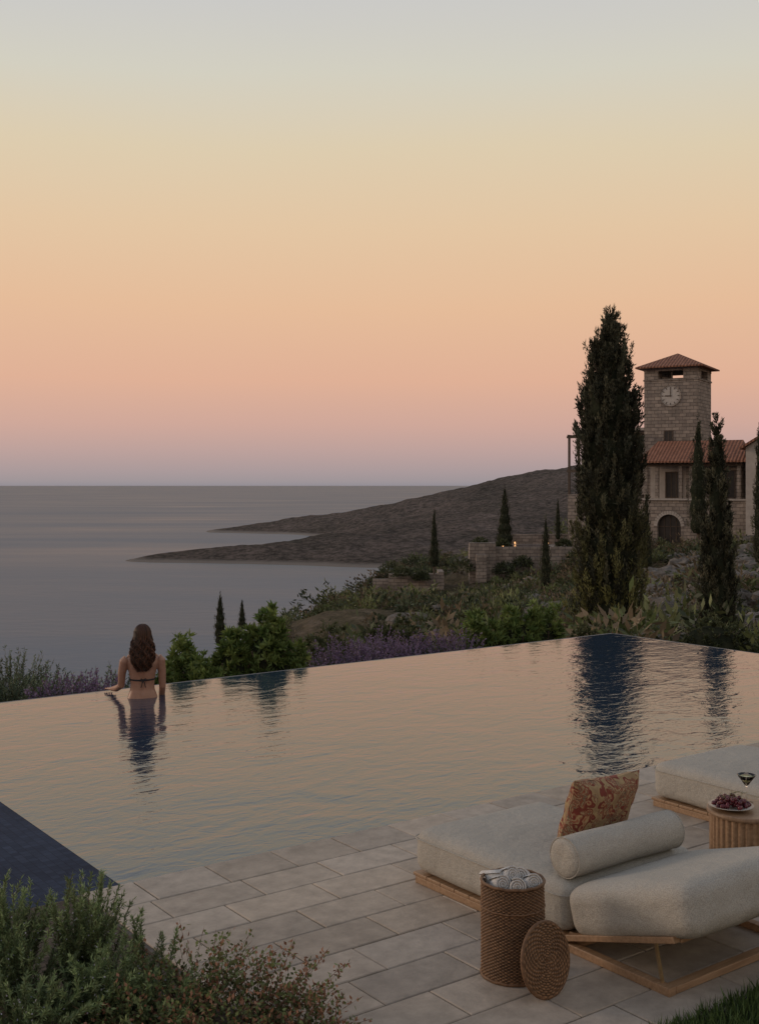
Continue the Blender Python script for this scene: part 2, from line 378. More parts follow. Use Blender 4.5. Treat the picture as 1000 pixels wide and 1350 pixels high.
g=MB(); g.box(2.2,13,-8,2.826,-1.6,-.012); g.build('lawn',[M_lawn],rz=R36)
L=Leaves(); n=18000
aa=rng.uniform(2.4,6,n); b_=2.86-np.abs(rng.normal(0,.40,n)); P=np.stack([aa*E1[0]+b_*E2[0],aa*E1[1]+b_*E2[1],np.full(n,-.012)],1)
D=rng.normal(0,.35,(n,3)); D[:,2]=1
c=np.array([.07,.11,.035])*rng.uniform(.4,1.7,(n,1)); L.add(P,D,rng.uniform(.03,.085,n),.006,c); L.build('lawn_grass')

# ---------------------------------------------------------------- cushions
def rbox(sx,sy,sz,r,puff=.02,cuts=16,seed=0,wr=.005):
    bm=bmesh.new(); bmesh.ops.create_cube(bm,size=2)
    bmesh.ops.subdivide_edges(bm,edges=bm.edges[:],cuts=cuts,use_grid_fill=True)
    hx,hy,hz_=sx/2,sy/2,sz/2
    for v in bm.verts:
        q=Vector((v.co.x,v.co.y,v.co.z))
        w=Vector([math.copysign(abs(t)**.75,t) for t in q])
        p_=Vector((w.x*hx,w.y*hy,w.z*hz_)); inn=Vector((max(-hx+r,min(hx-r,p_.x)),max(-hy+r,min(hy-r,p_.y)),max(-hz_+r,min(hz_-r,p_.z))))
        d=p_-inn
        if d.length>1e-6: p_=inn+d.normalized()*r
        cx=1-(p_.x/hx)**2; cy=1-(p_.y/hy)**2; cz=1-(p_.z/hz_)**2
        p_.z+=math.copysign(puff*max(0,cx)**.5*max(0,cy)**.5,p_.z)*(abs(p_.z)/hz_)
        p_.x+=p_.x/hx*puff*.6*max(0,cz)*max(0,cy)**.5; p_.y+=p_.y/hy*puff*.6*max(0,cz)*max(0,cx)**.5
        nn=noise.noise_vector(Vector((p_.x*6+seed,p_.y*6,p_.z*6)))
        v.co=p_+nn*wr
    me=bpy.data.meshes.new('c'); bm.to_mesh(me); bm.free()
    me.polygons.foreach_set('use_smooth',np.ones(len(me.polygons),dtype=bool))
    return me
def addme(name,me,mat_,parent,loc,rot=(0,0,0)):
    me.name=name; me.materials.append(mat_); o=bpy.data.objects.new(name,me); o.location=loc; o.rotation_euler=rot; link(o,parent)
    md=o.modifiers.new('s','SUBSURF'); md.levels=1; md.render_levels=1
    return o
def piping(name,sx,sy,z,r,parent,loc,rot=(0,0,0)):
    pts=[];hx,hy=sx/2,sy/2
    for (cx,cy,a0) in((hx-r,hy-r,0),(-hx+r,hy-r,90),(-hx+r,-hy+r,180),(hx-r,-hy+r,270)):
        for k in range(0,91,15):
            t=math.radians(a0+k); pts.append((cx+r*math.cos(t),cy+r*math.sin(t),z))
    cu=bpy.data.curves.new(name,'CURVE'); cu.dimensions='3D'; sp=cu.splines.new('POLY'); sp.points.add(len(pts)-1)
    for q,pp in zip(sp.points,pts): q.co=(*pp,1)
    sp.use_cyclic_u=True; cu.bevel_depth=.0030; cu.materials.append(M_fab)
    o=bpy.data.objects.new(name,cu); o.location=loc; o.rotation_euler=rot; return link(o,parent)

def daybed(a0,b1,full=True):
    o=AB(a0,b1); e=empty('sun_lounger',o,R36)
    w=.92; Ln=1.68
    f=MB()
    f.box(0,.045,-Ln,0,.0,.036); f.box(w-.045,w,-Ln,0,.0,.036)
    f.box(.047,w-.047,-.045,-.001,.002,.034); f.box(.047,w-.047,-Ln+.001,-Ln+.05,.002,.034)
    f.box(.047,w-.047,-1.12,-1.07,.002,.034)
    for k in range(10):
        y=.012-k*.112; f.box(-.004,w+.004,y-.110,y,.038,.056)
    al=math.radians(17); ca,sa=math.cos(al),math.sin(al)
    def B(x,t,h): return (x,-1.09-t*ca-h*sa, .055+t*sa+h*ca)
    for x in (.02,w-.02): f.beam(B(x,0,0),B(x,.64,0),.04,.028)
    for k in range(6):
        t=.03+k*.115; f.beam(B(.042,t,.0),B(w-.042,t,.0),.085,.018)
    f.build('frame',[M_wood],e,bevel=.004)
    s=MB()
    for x in (.03,w-.03):
        s.beam(B(x,.52,-.012),(x,-Ln+.06,.035),.012,.012)
    s.build('backrest_strut',[M_brass],e)
    addme('seat_cushion',rbox(w+.02,1.11,.235,.068,.012,seed=a0),M_fab,e,(w/2,-.545,.176))
    piping('seat_piping',w+.038,1.128,0,.075,e,(w/2,-.545,.243))
    c=B(w/2,.335,.130)
    addme('back_cushion',rbox(w+.02,.72,.225,.070,.012,seed=a0+3),M_fab,e,c,(-al,0,0))
    if full:
        bl=MB(); r=.092; prof=[(.002,0),(.04,-.004),(.07,-.002),(r-.008,.006),(r,.016)]+[(r+.002*math.sin(i*.9),.016+i*.0735) for i in range(1,10)]
        Lb=.76; prof+= [(r,Lb-.016),(r-.008,Lb-.006),(.07,Lb+.002),(.04,Lb+.004),(.002,Lb)]
        bl.lathe(prof,n=48); bo=bl.build('bolster',[M_fab],e,smooth=True,uv=False)
        bo.rotation_euler=(0,math.radians(90),0); bo.location=(.05,-1.03,.39)
        for xx in(.062,.05+Lb-.012):
            t=MB(); t.tube([(0,(r)*math.cos(k*math.pi/16),(r)*math.sin(k*math.pi/16)) for k in range(33)],[.003]*33,6); q=t.build('bolster_piping',[M_fab],e,smooth=True,uv=False); q.location=(xx,-1.03,.39)
    return e
d1=daybed(3.70,4.70); d2=daybed(5.84,4.90)

def pillowmat():
    m,nt,b=newmat('paisley_pillow_material')
    tc=nt.nodes.new('ShaderNodeTexCoord')
    v=nt.nodes.new('ShaderNodeTexVoronoi'); v.inputs['Scale'].default_value=15 
    nz_=nt.nodes.new('ShaderNodeTexNoise'); nz_.inputs['Scale'].default_value=13; nt.links.new(tc.outputs['Object'],nz_.inputs[0])
    mx=nt.nodes.new('ShaderNodeMix'); mx.data_type='RGBA'; mx.inputs[0].default_value=.10; nt.links.new(tc.outputs['Object'],mx.inputs[6]); nt.links.new(nz_.outputs['Color'],mx.inputs[7])
    nt.links.new(mx.outputs[2],v.inputs['Vector'])
    c1=ramp(nt,v.outputs['Distance'],[(.0,(.38,.25,.11)),(.10,(.12,.028,.02)),(.22,(.26,.065,.04)),(.30,(.40,.29,.15)),(.36,(.19,.035,.022)),(.48,(.15,.03,.02)),(.55,(.36,.26,.13)),(.7,(.28,.19,.10))])
    f=noise_tex(nt,17,3,.6,dist=2.8)
    c2=ramp(nt,f,[(.36,(.34,.25,.14)),(.42,(.40,.31,.18)),(.46,(.16,.035,.022)),(.52,(.30,.10,.05)),(.55,(.07,.08,.06)),(.60,(.37,.27,.15)),(.68,(.20,.05,.03))])
    g2=noise_tex(nt,7,2,.5,dist=1.5)
    m2=nt.nodes.new('ShaderNodeMix'); m2.data_type='RGBA'; nt.links.new(ramp(nt,g2,[(.46,(0,0,0)),(.48,(1,1,1))]),m2.inputs[0]); nt.links.new(c1,m2.inputs[6]); nt.links.new(c2,m2.inputs[7])
    nt.links.new(m2.outputs[2],b.inputs['Base Color']); b.inputs['Roughness'].default_value=.85; bump(nt,b,noise_tex(nt,220,2),.0015); return m
n=28; pv=[];pf=[]
for sgn in(1,-1):
    for j in range(n+1):
        for i in range(n+1):
            u=2*i/n-1; v=2*j/n-1
            x=.27*u*(1-.09*(1-v*v)*u*u); z=.18*v*(1-.12*(1-u*u)*v*v)
            t=.075*((1-u**4)*(1-v**4))**.55
            pv.append((x,sgn*t+.008*noise.noise(Vector((u*3,v*3,sgn))),z))
    k=0 if sgn==1 else (n+1)**2
    for j in range(n):
        for i in range(n):
            q=(k+j*(n+1)+i,k+j*(n+1)+i+1,k+(j+1)*(n+1)+i+1,k+(j+1)*(n+1)+i); pf.append(q if sgn==-1 else q[::-1])
pil=mesh('patterned_pillow',pv,pf,[pillowmat()],loc=AB(4.27,3.93,.475),rot=(math.radians(16),math.radians(4),R36+math.radians(6)),smooth=True)

# ---------------------------------------------------------------- side table
tb=empty('side_table',AB(5.14,3.68),R36)
def fl(n,r,dep,z0,z1,k):
    v=[];f=[];S_=n*k
    for z in(z0,z1):
        for i in range(S_):
            t=2*math.pi*i/S_; rr=r-dep*abs(math.cos(math.pi*i/k))**4
            v.append((rr*math.cos(t),rr*math.sin(t),z))
    for i in range(S_): f.append((i,(i+1)%S_,S_+(i+1)%S_,S_+i))
    f.append(tuple(range(S_,2*S_))); return v,f
v,f=fl(34,.192,.009,0.01,.355,8); mesh('fluted_base',v,f,[M_wood],tb)
q=MB(); q.lathe([(.196,.356),(.205,.360),(.207,.368),(.205,.378),(.198,.382)],n=64)
q.build('table_top',[simple('table_top_wood_material',(.18,.11,.065),(.28,.18,.11),18,.45,vs=(1,8,1))],tb,smooth=False)
pl=empty('plate_of_cherries',AB(5.06,3.72,.382))
q=MB(); q.lathe([(.02,.0),(.05,.001),(.07,.010),(.115,.022),(.117,.025),(.07,.016),(.03,.010),(.005,.010)],n=40)
q.build('plate',[simple('plate_ceramic_material',(.30,.27,.24),(.38,.35,.32),12,.35)],pl,smooth=True)
q=MB()
for i in range(100):
    r=.096*math.sqrt(random.random()); t=random.uniform(0,6.28); z=.024+ (.048*(1-(r/.1)**2))*random.random()
    q.ball((r*math.cos(t),r*math.sin(t),z),.0115,10)
q.build('cherries',[simple('cherry_skin_material',(.04,.005,.012),(.13,.018,.03),30,.2)],pl,smooth=True)
q=MB()
for i in range(14):
    r=.07*math.sqrt(random.random()); t=random.uniform(0,6.28); p0=Vector((r*math.cos(t),r*math.sin(t),.055)); q.tube([p0,p0+Vector((random.uniform(-.02,.02),random.uniform(-.02,.02),.02)),p0+Vector((random.uniform(-.03,.03),random.uniform(-.03,.03),.03))],[.001]*3,5)
q.build('stems',[simple('cherry_stem_material',(.10,.12,.03),(.14,.15,.05),9,.6)],pl)
gm,gnt,gb=newmat('clear_glass_material'); gb.inputs['Transmission Weight'].default_value=1; gb.inputs['Roughness'].default_value=.02; gb.inputs['IOR'].default_value=1.45; gb.inputs['Base Color'].default_value=(.97,.98,.97,1)
gl=empty('cocktail_glass',AB(5.235,3.75,.382))
q=MB(); q.lathe([(.034,.0),(.034,.002),(.006,.005),(.0035,.015),(.0032,.08),(.006,.088),(.030,.122),(.050,.150),(.0488,.150),(.0288,.1225),(.004,.0905),(.001,.090)],n=36,caps=False); q.build('bowl_and_stem',[gm],gl,smooth=True)
dm,dn,db=newmat('drink_material'); db.inputs['Base Color'].default_value=(.62,.66,.38,1); db.inputs['Transmission Weight'].default_value=.2; db.inputs['Roughness'].default_value=.1
q=MB(); q.lathe([(.003,.0945),(.0265,.1245),(.038,.1410),(.001,.1410)],n=36,caps=False); q.build('drink',[dm],gl,smooth=True)

# ---------------------------------------------------------------- basket
def wicker():
    m,nt,b=newmat('wicker_material')
    a_=nt.nodes.new('ShaderNodeAttribute'); a_.attribute_name='Col'
    f=noise_tex(nt,60,3,.6); c=mul(nt,a_.outputs['Color'],ramp(nt,f,[(.3,(.6,.57,.55)),(.7,(1.3,1.25,1.2))]))
    nt.links.new(c,b.inputs['Base Color']); b.inputs['Roughness'].default_value=.55; b.inputs['Specular IOR Level'].default_value=.3; return m
M_wick=wicker()
bk=empty('towel_basket',(.572,4.86,0))
def weave(name,R0,H,stakes,rowh,parent,thick=.004):
    nt_=stakes*5; rows=int(H/rowh); V=[];C=[];sub=4
    J=rows*sub+1
    for j in range(J):
        z=j*rowh/sub; row=j//sub; ph=(j%sub)/sub
        prof=math.sin(math.pi*ph)**.6 if ph>0 else 0
        rk=.85+.3*noise.noise(Vector((row*3.7,0,0)))
        for i in range(nt_):
            t=2*math.pi*i/nt_; over=math.sin(stakes/2*t*1+ (math.pi if row%2 else 0))
            r=R0+ .0035*over*prof + .0018*prof + .0015*math.sin(z*9)+.0015*math.sin(t*3+z*11)
            V.append((r*math.cos(t),r*math.sin(t),z)); k=(.22+.5*prof+.32*over*prof)*rk; C.append((.27*k,.155*k,.084*k))
    Fq=[(j*nt_+i,j*nt_+(i+1)%nt_,(j+1)*nt_+(i+1)%nt_,(j+1)*nt_+i) for j in range(J-1) for i in range(nt_)]
    return mesh(name,V,Fq,[M_wick],parent,smooth=True,col=np.array(C))
weave('woven_side',.132,.40,72,.0068,bk)
q=MB()
for zz,rr in((.404,.134),(.008,.134),(.30,.1365)):
    q.tube([(rr*math.cos(k*math.pi/32),rr*math.sin(k*math.pi/32),zz+.0015*math.sin(k*5)) for k in range(65)],[.007 if zz!=.30 else .004]*65,8)
q.lathe([(.120,.02),(.120,.40)],n=48,caps=False); q.lathe([(.001,.004),(.13,.004)],n=48,caps=False)
q.build('rim',[M_wick],bk,smooth=True,col=np.tile(np.array([[.16,.092,.052]]),(len(q.v),1)))
def roll(c,ang,parent,L_=.16,tilt=0):
    q=MB(); pts=[]; n=80
    for k in range(n):
        t=k/n*3.4*2*math.pi; r=.006+.0345*k/n; pts.append((r*math.cos(t),r*math.sin(t)))
    v=[]
    for s_,zz in enumerate((-L_/2,L_/2)):
        for (x,y) in pts: v.append((x,y,zz+random.uniform(-.0015,.0015)))
    w=.0028
    v2=[((math.hypot(x,y)-w*2)/max(1e-6,math.hypot(x,y))*x,(math.hypot(x,y)-w*2)/max(1e-6,math.hypot(x,y))*y,z) for (x,y,z) in v]
    V=v+v2; f=[]
    for k in range(n-1):
        f+=[(k,k+1,n+k+1,n+k),(2*n+k,3*n+k,3*n+k+1,2*n+k+1),(k,2*n+k,2*n+k+1,k+1),(n+k,n+k+1,3*n+k+1,3*n+k)]
    q.add(V,f); q.lathe([(.033,-L_/2+.008),(.033,L_/2-.008)],n=24)
    o=q.build('rolled_towel',[M_towel],parent,smooth=True,uv=False); o.location=c; o.rotation_euler=(math.radians(90-tilt),0,ang); return o
for c_,a_,t_ in(((-.060,-.015,.385),.25,24),((.015,-.045,.385),-.1,22),((.075,.0,.385),.25,24),((-.02,.045,.400),.5,26),((.05,.065,.390),-.3,24),((-.075,.06,.385),.9,15)):
    roll(c_,a_,bk,.11,t_)
V=[];C=[];nr=60;nth=264;Rl=.146
for j in range(nr+1):
    r=Rl*j/nr; ring=j//4; ph=(j%4)/4; pr=math.sin(math.pi*ph)**.6 if ph else 0
    st=14 if r<.03 else 28 if r<.07 else 52
    for i in range(nth):
        t=2*math.pi*i/nth; ov=math.sin(st/2*t+(math.pi if ring%2 else 0)); h=.003*ov*pr+.002*pr
        V.append((r*math.cos(t),r*math.sin(t),h+.006)); k=.22+.55*pr+.33*ov*pr; C.append((.27*k,.155*k,.084*k))
Fq=[(j*nth+i,j*nth+(i+1)%nth,(j+1)*nth+(i+1)%nth,(j+1)*nth+i) for j in range(nr) for i in range(nth)]
k=len(V)
for i in range(nth):
    t=2*math.pi*i/nth; V.append((Rl*math.cos(t),Rl*math.sin(t),-.008)); C.append((.12,.07,.04))
for i in range(nth): Fq.append((nr*nth+i,nr*nth+(i+1)%nth,k+(i+1)%nth,k+i)[::-1])
Fq.append(tuple(k+i for i in range(nth)))
lid=empty('basket_lid',(.684,4.655,.146))
o=mesh('woven_disc',V,Fq,[M_wick],lid,smooth=True,col=np.array(C))
q=MB(); q.tube([(Rl*math.cos(t_*math.pi/36),Rl*math.sin(t_*math.pi/36),0) for t_ in range(73)],[.008]*73,8); q.build('lid_rim',[M_wick],lid,smooth=True,col=np.tile(np.array([[.16,.092,.052]]),(len(q.v),1)))
nrm=Vector((.66,-.70,.20)).normalized(); lid.rotation_euler=nrm.to_track_quat('Z','Y').to_euler()

# ---------------------------------------------------------------- woman
wm=empty('woman_in_pool',(-2.385,11.38,0),math.radians(17))
B=MB()
def ringloft(rs,n=28):
    v=[];f=[]
    for (z,cx,cy,rx,ry) in rs:
        for i in range(n):
            t=2*math.pi*i/n; c_=math.cos(t); s_=math.sin(t); v.append((cx+rx*math.copysign(abs(c_)**.85,c_),cy+ry*math.copysign(abs(s_)**.9,s_),z))
    for j in range(len(rs)-1):
        for i in range(n): i2=(i+1)%n; f.append((j*n+i,j*n+i2,(j+1)*n+i2,(j+1)*n+i))
    f.append(tuple(reversed(range(n)))); f.append(tuple((len(rs)-1)*n+i for i in range(n))); B.add(v,f)
ringloft([(-.24,0,0,.10,.08),(-.17,0,-.01,.170,.105),(-.10,0,-.012,.172,.11),(-.03,0,-.005,.15,.098),(.05,0,0,.122,.085),(.11,0,0,.118,.08),(.18,0,0,.127,.086),(.26,0,0,.143,.092),(.32,0,-.005,.158,.088),(.365,0,-.008,.150,.07),(.40,0,-.008,.10,.055),(.43,0,-.004,.058,.05),(.47,0,.004,.047,.048),(.52,0,.012,.046,.05)])
B.ball((0,.02,.595),(.073,.090,.105),24); B.ball((0,.045,.535),(.052,.055,.055),18)
B.tube([(0,.105,.60),(0,.122,.572),(0,.108,.562)],[.006,.012,.010],8)
B.ball((0,.098,.535),(.022,.010,.008),10)
for s_ in(-1,1):
    B.ball((s_*.074,.012,.58),(.008,.018,.03),10)
    B.ball((s_*.075,.075,.24),(.062,.055,.058),16)
    B.ball((s_*.08,-.065,-.15),(.085,.07,.085),16)
    B.ball((s_*.075,-.062,.30),(.05,.025,.06),12)
    B.ball((s_*.085,0,.385),(.07,.035,.026),12)
    B.tube([(s_*.085,0,-.16),(s_*.088,.005,-.35),(s_*.08,.01,-.56),(s_*.08,0,-.70),(s_*.078,-.005,-.93)],[.092,.078,.054,.052,.034],16)
    B.tube([(s_*.078,-.04,-.955),(s_*.08,.04,-.96),(s_*.085,.13,-.975),(s_*.088,.17,-.98)],[(.03,.03),(.032,.035),(.02,.042),(.012,.034)],12)
arms={-1:[(-.150,-.005,.362),(-.178,0,.335),(-.200,.02,.22),(-.206,.05,.085),(-.245,.16,.040),(-.28,.31,.012)],
       1:[(.150,-.005,.362),(.178,0,.335),(.194,.005,.22),(.200,.01,.065),(.203,.09,-.02),(.200,.20,-.075)]}
for s_,pts in arms.items():
    B.tube(pts,[.045,.050,.041,.034,.033,.022],14)
    w=Vector(pts[-1]); d=(w-Vector(pts[-2])); d.z=0; d.normalize(); sd=Vector((d.y,-d.x,0))
    B.tube([w,w+d*.04+Vector((0,0,-.002)),w+d*.085+Vector((0,0,-.010))],[(.016,.024),(.015,.038),(.011,.038)],14)
    for k,(off,ln) in enumerate(((-.030,.068),(-.010,.078),(.011,.073),(.031,.058))):
        p0=w+d*.075+sd*off+Vector((0,0,-.010)); dd=(d+sd*off*2.6).normalized()
        B.tube([p0,p0+dd*ln*.45+Vector((0,0,.004)),p0+dd*ln*.8+Vector((0,0,-.006)),p0+dd*ln*.98+Vector((0,0,-.016))],[.0095,.0085,.0078,.0055],8)
    th=w+d*.02-s_*sd*.022; tv=(d*.7-sd*s_*.75).normalized()
    B.tube([th,th+tv*.035,th+tv*.06+Vector((0,0,-.01))],[.012,.010,.007],8)
tmp=B.build('body_tmp',[],uv=False)
md=tmp.modifiers.new('r','REMESH'); md.mode='VOXEL'; md.voxel_size=.0055
md=tmp.modifiers.new('s','SMOOTH'); md.factor=.5; md.iterations=5
dg=bpy.context.evaluated_depsgraph_get(); me=bpy.data.meshes.new_from_object(tmp.evaluated_get(dg)); bpy.data.objects.remove(tmp)
for v in me.vertices:
    x,y,z=v.co
    if y<0 and .0<z<.36: v.co.y+=.012*math.exp(-(x/.014)**2)*min(1,(z)/.05)
me.name='body'
skin,snt,sb=newmat('skin_material'); f_=noise_tex(snt,14,4); snt.links.new(ramp(snt,f_,[(.3,(.29,.155,.108)),(.7,(.37,.21,.15))]),sb.inputs['Base Color']); sb.inputs['Roughness'].default_value=.45; sb.inputs['Subsurface Weight'].default_value=.1; sb.inputs['Subsurface Radius'].default_value=(.02,.008,.004)
M_bik=simple('bikini_fabric_material',(.012,.012,.016),(.03,.03,.035),30,.8)
me.materials.append(skin); me.materials.append(M_bik)
for pgn in me.polygons:
    c_=pgn.center; pgn.use_smooth=True
    if -.235<c_.z<-.105 and abs(c_.x)<.19 and c_.z>-.235+.55*max(0,abs(c_.x)-.03): pgn.material_index=1
bo=bpy.data.objects.new('body',me); link(bo,wm)
q=MB(); zb=.155
q.tube([(.128*math.cos(t_*math.pi/24),.0885*math.sin(t_*math.pi/24)-.001,zb+.004*math.sin(t_*math.pi/24)) for t_ in range(49)],[(.0085,.005)]*49,8)
for s_ in(-1,1):
    q.ball((s_*.073,.082,.235),(.055,.052,.055),16)
    q.tube([(s_*.075,.10,.28),(s_*.07,.085,.34),(s_*.055,.05,.40),(s_*.04,-.03,.425),(0,-.058,.43)],[.004]*5,6)
    q.tube([(0,-.090,zb),(s_*.022,-.098,zb+.014),(s_*.036,-.1,zb+.002),(s_*.020,-.1,zb-.010),(0,-.092,zb)],[.0045]*5,6)
    q.tube([(0,-.092,zb),(s_*.012,-.10,zb-.03),(s_*.022,-.098,zb-.075)],[.004]*3,6)
q.ball((0,-.093,zb),.010,8)
q.build('bikini',[M_bik],wm,smooth=True,uv=False)
q=MB()
for s_ in(-1,1):
    q.ball((s_*.030,.098,.603),(.013,.009,.009),10,0); q.ball((s_*.030,.1045,.603),(.0055,.004,.0055),8,1)
q.build('eyes',[simple('eye_white_material',(.6,.58,.56),(.65,.63,.6),5,.3),M_bik],wm,smooth=True,uv=False)
hm,hn,hb=newmat('hair_material'); a_=hn.nodes.new('ShaderNodeAttribute'); a_.attribute_name='Col'; hn.links.new(a_.outputs['Color'],hb.inputs['Base Color']); hb.inputs['Roughness'].default_value=.5; hb.inputs['Specular IOR Level'].default_value=.3
q=MB()
q.ball((0,-.005,.607),(.086,.092,.098),28)
v=[];f=[];n=30; rr=[(.64,-.02,.080,.07),(.58,-.038,.088,.060),(.52,-.055,.092,.052),(.46,-.068,.098,.045),(.40,-.082,.102,.040),(.34,-.095,.090,.036),(.29,-.10,.066,.028),(.25,-.105,.035,.018)]
for (z,cy,rx,ry) in rr:
    for i in range(n):
        t=2*math.pi*i/n; v.append((-.006+rx*math.cos(t)+.006*math.sin(z*60+t*3),cy+ry*math.sin(t)*(1+.15*math.sin(t*9+z*40)),z))
for j in range(len(rr)-1):
    for i in range(n): i2=(i+1)%n; f.append((j*n+i,(j+1)*n+i,(j+1)*n+i2,j*n+i2))
f.append(tuple((len(rr)-1)*n+i for i in range(n))); q.add(v,f)
cols=[(.022,.011,.007)]*len(q.v)
zr=[r[0] for r in rr][::-1]
for k in range(400):
    th=random.uniform(math.pi*.98,math.pi*2.02) if random.random()<.8 else random.uniform(0,6.28)
    side=math.cos(th); back=-abs(math.sin(th)) if math.sin(th)<.35 else -.1
    pts=[]
    ph=round(th*4)*1.7+random.uniform(-.5,.5); am=random.uniform(.012,.022); off=random.uniform(0,.016); zend=random.uniform(.235,.38); npt=20
    for m_ in range(npt):
        s=m_/(npt-1)
        if s<.25:
            a=s/.25*math.pi/2; x=.086*side*math.sin(a); y=-.005+.094*back*math.sin(a); z=.607+.10*math.cos(a)
        else:
            u=(s-.25)/.75; z=.607-(.607-zend)*u
            cy=np.interp(z,zr,[r[1] for r in rr][::-1]); rx=np.interp(z,zr,[r[2] for r in rr][::-1]); ry=np.interp(z,zr,[r[3] for r in rr][::-1])
            bl=min(1,u*3); xx=-.006+(rx+off)*side; yy=cy+(ry+off)*back
            x=.086*side*(1-bl)+xx*bl+am*math.sin(z*62+ph)*bl; y=(-.005+.094*back)*(1-bl)+yy*bl+am*.6*math.cos(z*62+ph)*bl
        pts.append((x,y,z))
    rad=random.uniform(.0028,.0055); k0=len(q.v); q.tube(pts,[rad*(.6+.4*math.sin(math.pi*min(1,m_/(npt-1)*1.1)))*(1 if m_<npt-3 else .5) for m_ in range(npt)],5)
    b_=random.choice([.4,.6,.9,1.4,2.6]); cols+= [(.048*b_,.020*b_,.011*b_)]*(len(q.v)-k0)
q.build('hair',[hm],wm,smooth=True,uv=False,col=np.array(cols))

# ---------------------------------------------------------------- cypress trees
def cypress(name,x,y,z0,h,R,prof=0,nsp=260,nl=34,seed=1,dark=1.,ll=None,green=0):
    r=np.random.default_rng(seed); L=Leaves()
    T=[0,.08,.3,.55,.73,.87,.95,1.0]
    Pf=[[.95,1,.97,.92,.84,.56,.27,.03],[.6,.95,1,.74,.50,.27,.13,.02],[.8,1,.82,.55,.36,.20,.10,.02]][prof]
    ll=ll or h*.012
    t=r.uniform(.0,1,nsp*3); pr=np.interp(t,T,Pf); keep=r.uniform(0,1,len(t))<(pr*.85+.15); t=t[keep][:nsp]; pr=pr[keep][:nsp]; n=len(t)
    th=r.uniform(0,2*math.pi,n); fr=np.sqrt(r.uniform(.25,1,n)); 
    lump=1+.10*np.sin(3*th+t*23+seed)+.08*np.sin(5*th-t*37)
    rad=R*pr*fr*lump*.92; l=h*r.uniform(.035,.085,n)*(1-.35*t)
    base=np.stack([rad*np.cos(th),rad*np.sin(th),t*h*.955],1)
    outw=np.stack([np.cos(th),np.sin(th),np.zeros(n)],1)
    ax=outw*r.uniform(.05,.36,(n,1))+np.array([0,0,1.])+r.normal(0,.07,(n,3)); ax/=np.linalg.norm(ax,axis=1,keepdims=True)
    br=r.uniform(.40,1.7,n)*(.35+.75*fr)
    s=r.uniform(0,1,(n,nl)); wd=(l[:,None]*.15*np.sin(np.pi*np.clip(s*.85+.12,0,1)))[...,None]
    P=base[:,None]+ax[:,None]*(l[:,None]*s)[...,None]+r.normal(0,.55,(n,nl,3))*wd
    D=ax[:,None]*1.0+r.normal(0,.38,(n,nl,3))
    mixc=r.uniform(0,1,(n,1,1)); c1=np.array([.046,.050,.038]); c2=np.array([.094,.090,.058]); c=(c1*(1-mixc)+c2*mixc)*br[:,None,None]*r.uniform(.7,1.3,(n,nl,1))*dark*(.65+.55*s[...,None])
    if green: 
        gmk=np.clip(1.25-t/.36,0,1)[:,None,None]*green*(r.uniform(0,1,(n,1,1))>.35)*(fr[:,None,None]>.70); c=c*(1-gmk)+np.array([.17,.165,.06])*gmk*br[:,None,None]
    k=n*nl
    L.add(P.reshape(-1,3),D.reshape(-1,3),r.uniform(.7,1.5,k)*ll,r.uniform(.22,.4,k)*ll,c.reshape(-1,3))
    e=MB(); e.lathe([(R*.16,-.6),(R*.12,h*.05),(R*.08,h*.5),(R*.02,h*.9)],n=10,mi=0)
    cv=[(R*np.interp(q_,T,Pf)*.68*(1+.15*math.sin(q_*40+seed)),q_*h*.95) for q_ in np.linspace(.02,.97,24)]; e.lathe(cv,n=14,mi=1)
    for i in range(14):
        zz=h*(.03+i*.06); a=i*2.4; rr_=R*np.interp(zz/h,T,Pf)*.7; e.tube([(0,0,zz),(rr_*.6*math.cos(a),rr_*.6*math.sin(a),zz+h*.03),(rr_*math.cos(a),rr_*math.sin(a),zz+h*.08)],[R*.04,R*.03,R*.012],5,mi=0)
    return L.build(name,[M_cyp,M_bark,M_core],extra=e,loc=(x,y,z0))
def px(u,d): return (u-500)/1490*d
def pz(v,d): return 2.1-(v-640)/1490*d
cypress('cypress_tree',8.48,41.7,-3.7,12.45,1.36,0,nsp=1150,nl=60,seed=3,ll=.14,green=.8)
cypress('cypress_tree',8.06,27,-1.95,5.85,.45,1,nsp=440,nl=50,seed=5,ll=.085)
def cyp2(u,vt,vb,d,wpx,prof,seed,**k):
    h=(vb-vt)/1490*d; cypress('cypress_tree',px(u,d),d,pz(vb,d),h,wpx/2/1490*d,prof,seed=seed,nsp=230,nl=26,**k)
for a in [(920,543,706,90,30,1,11),(852,644,748,72,19,2,12),(1000,556,745,62,17,1,13),(665,638,722,103,30,2,14),(572,669,748,95,18,2,15),(719,676,778,78,17,1,16),(735,655,712,101,9,1,17),(290,779,850,45,19,1,18),(319,788,830,50,15,2,19),(703,775,812,68,13,1,20)]:
    cyp2(*a[:6],a[6],dark=1.15)

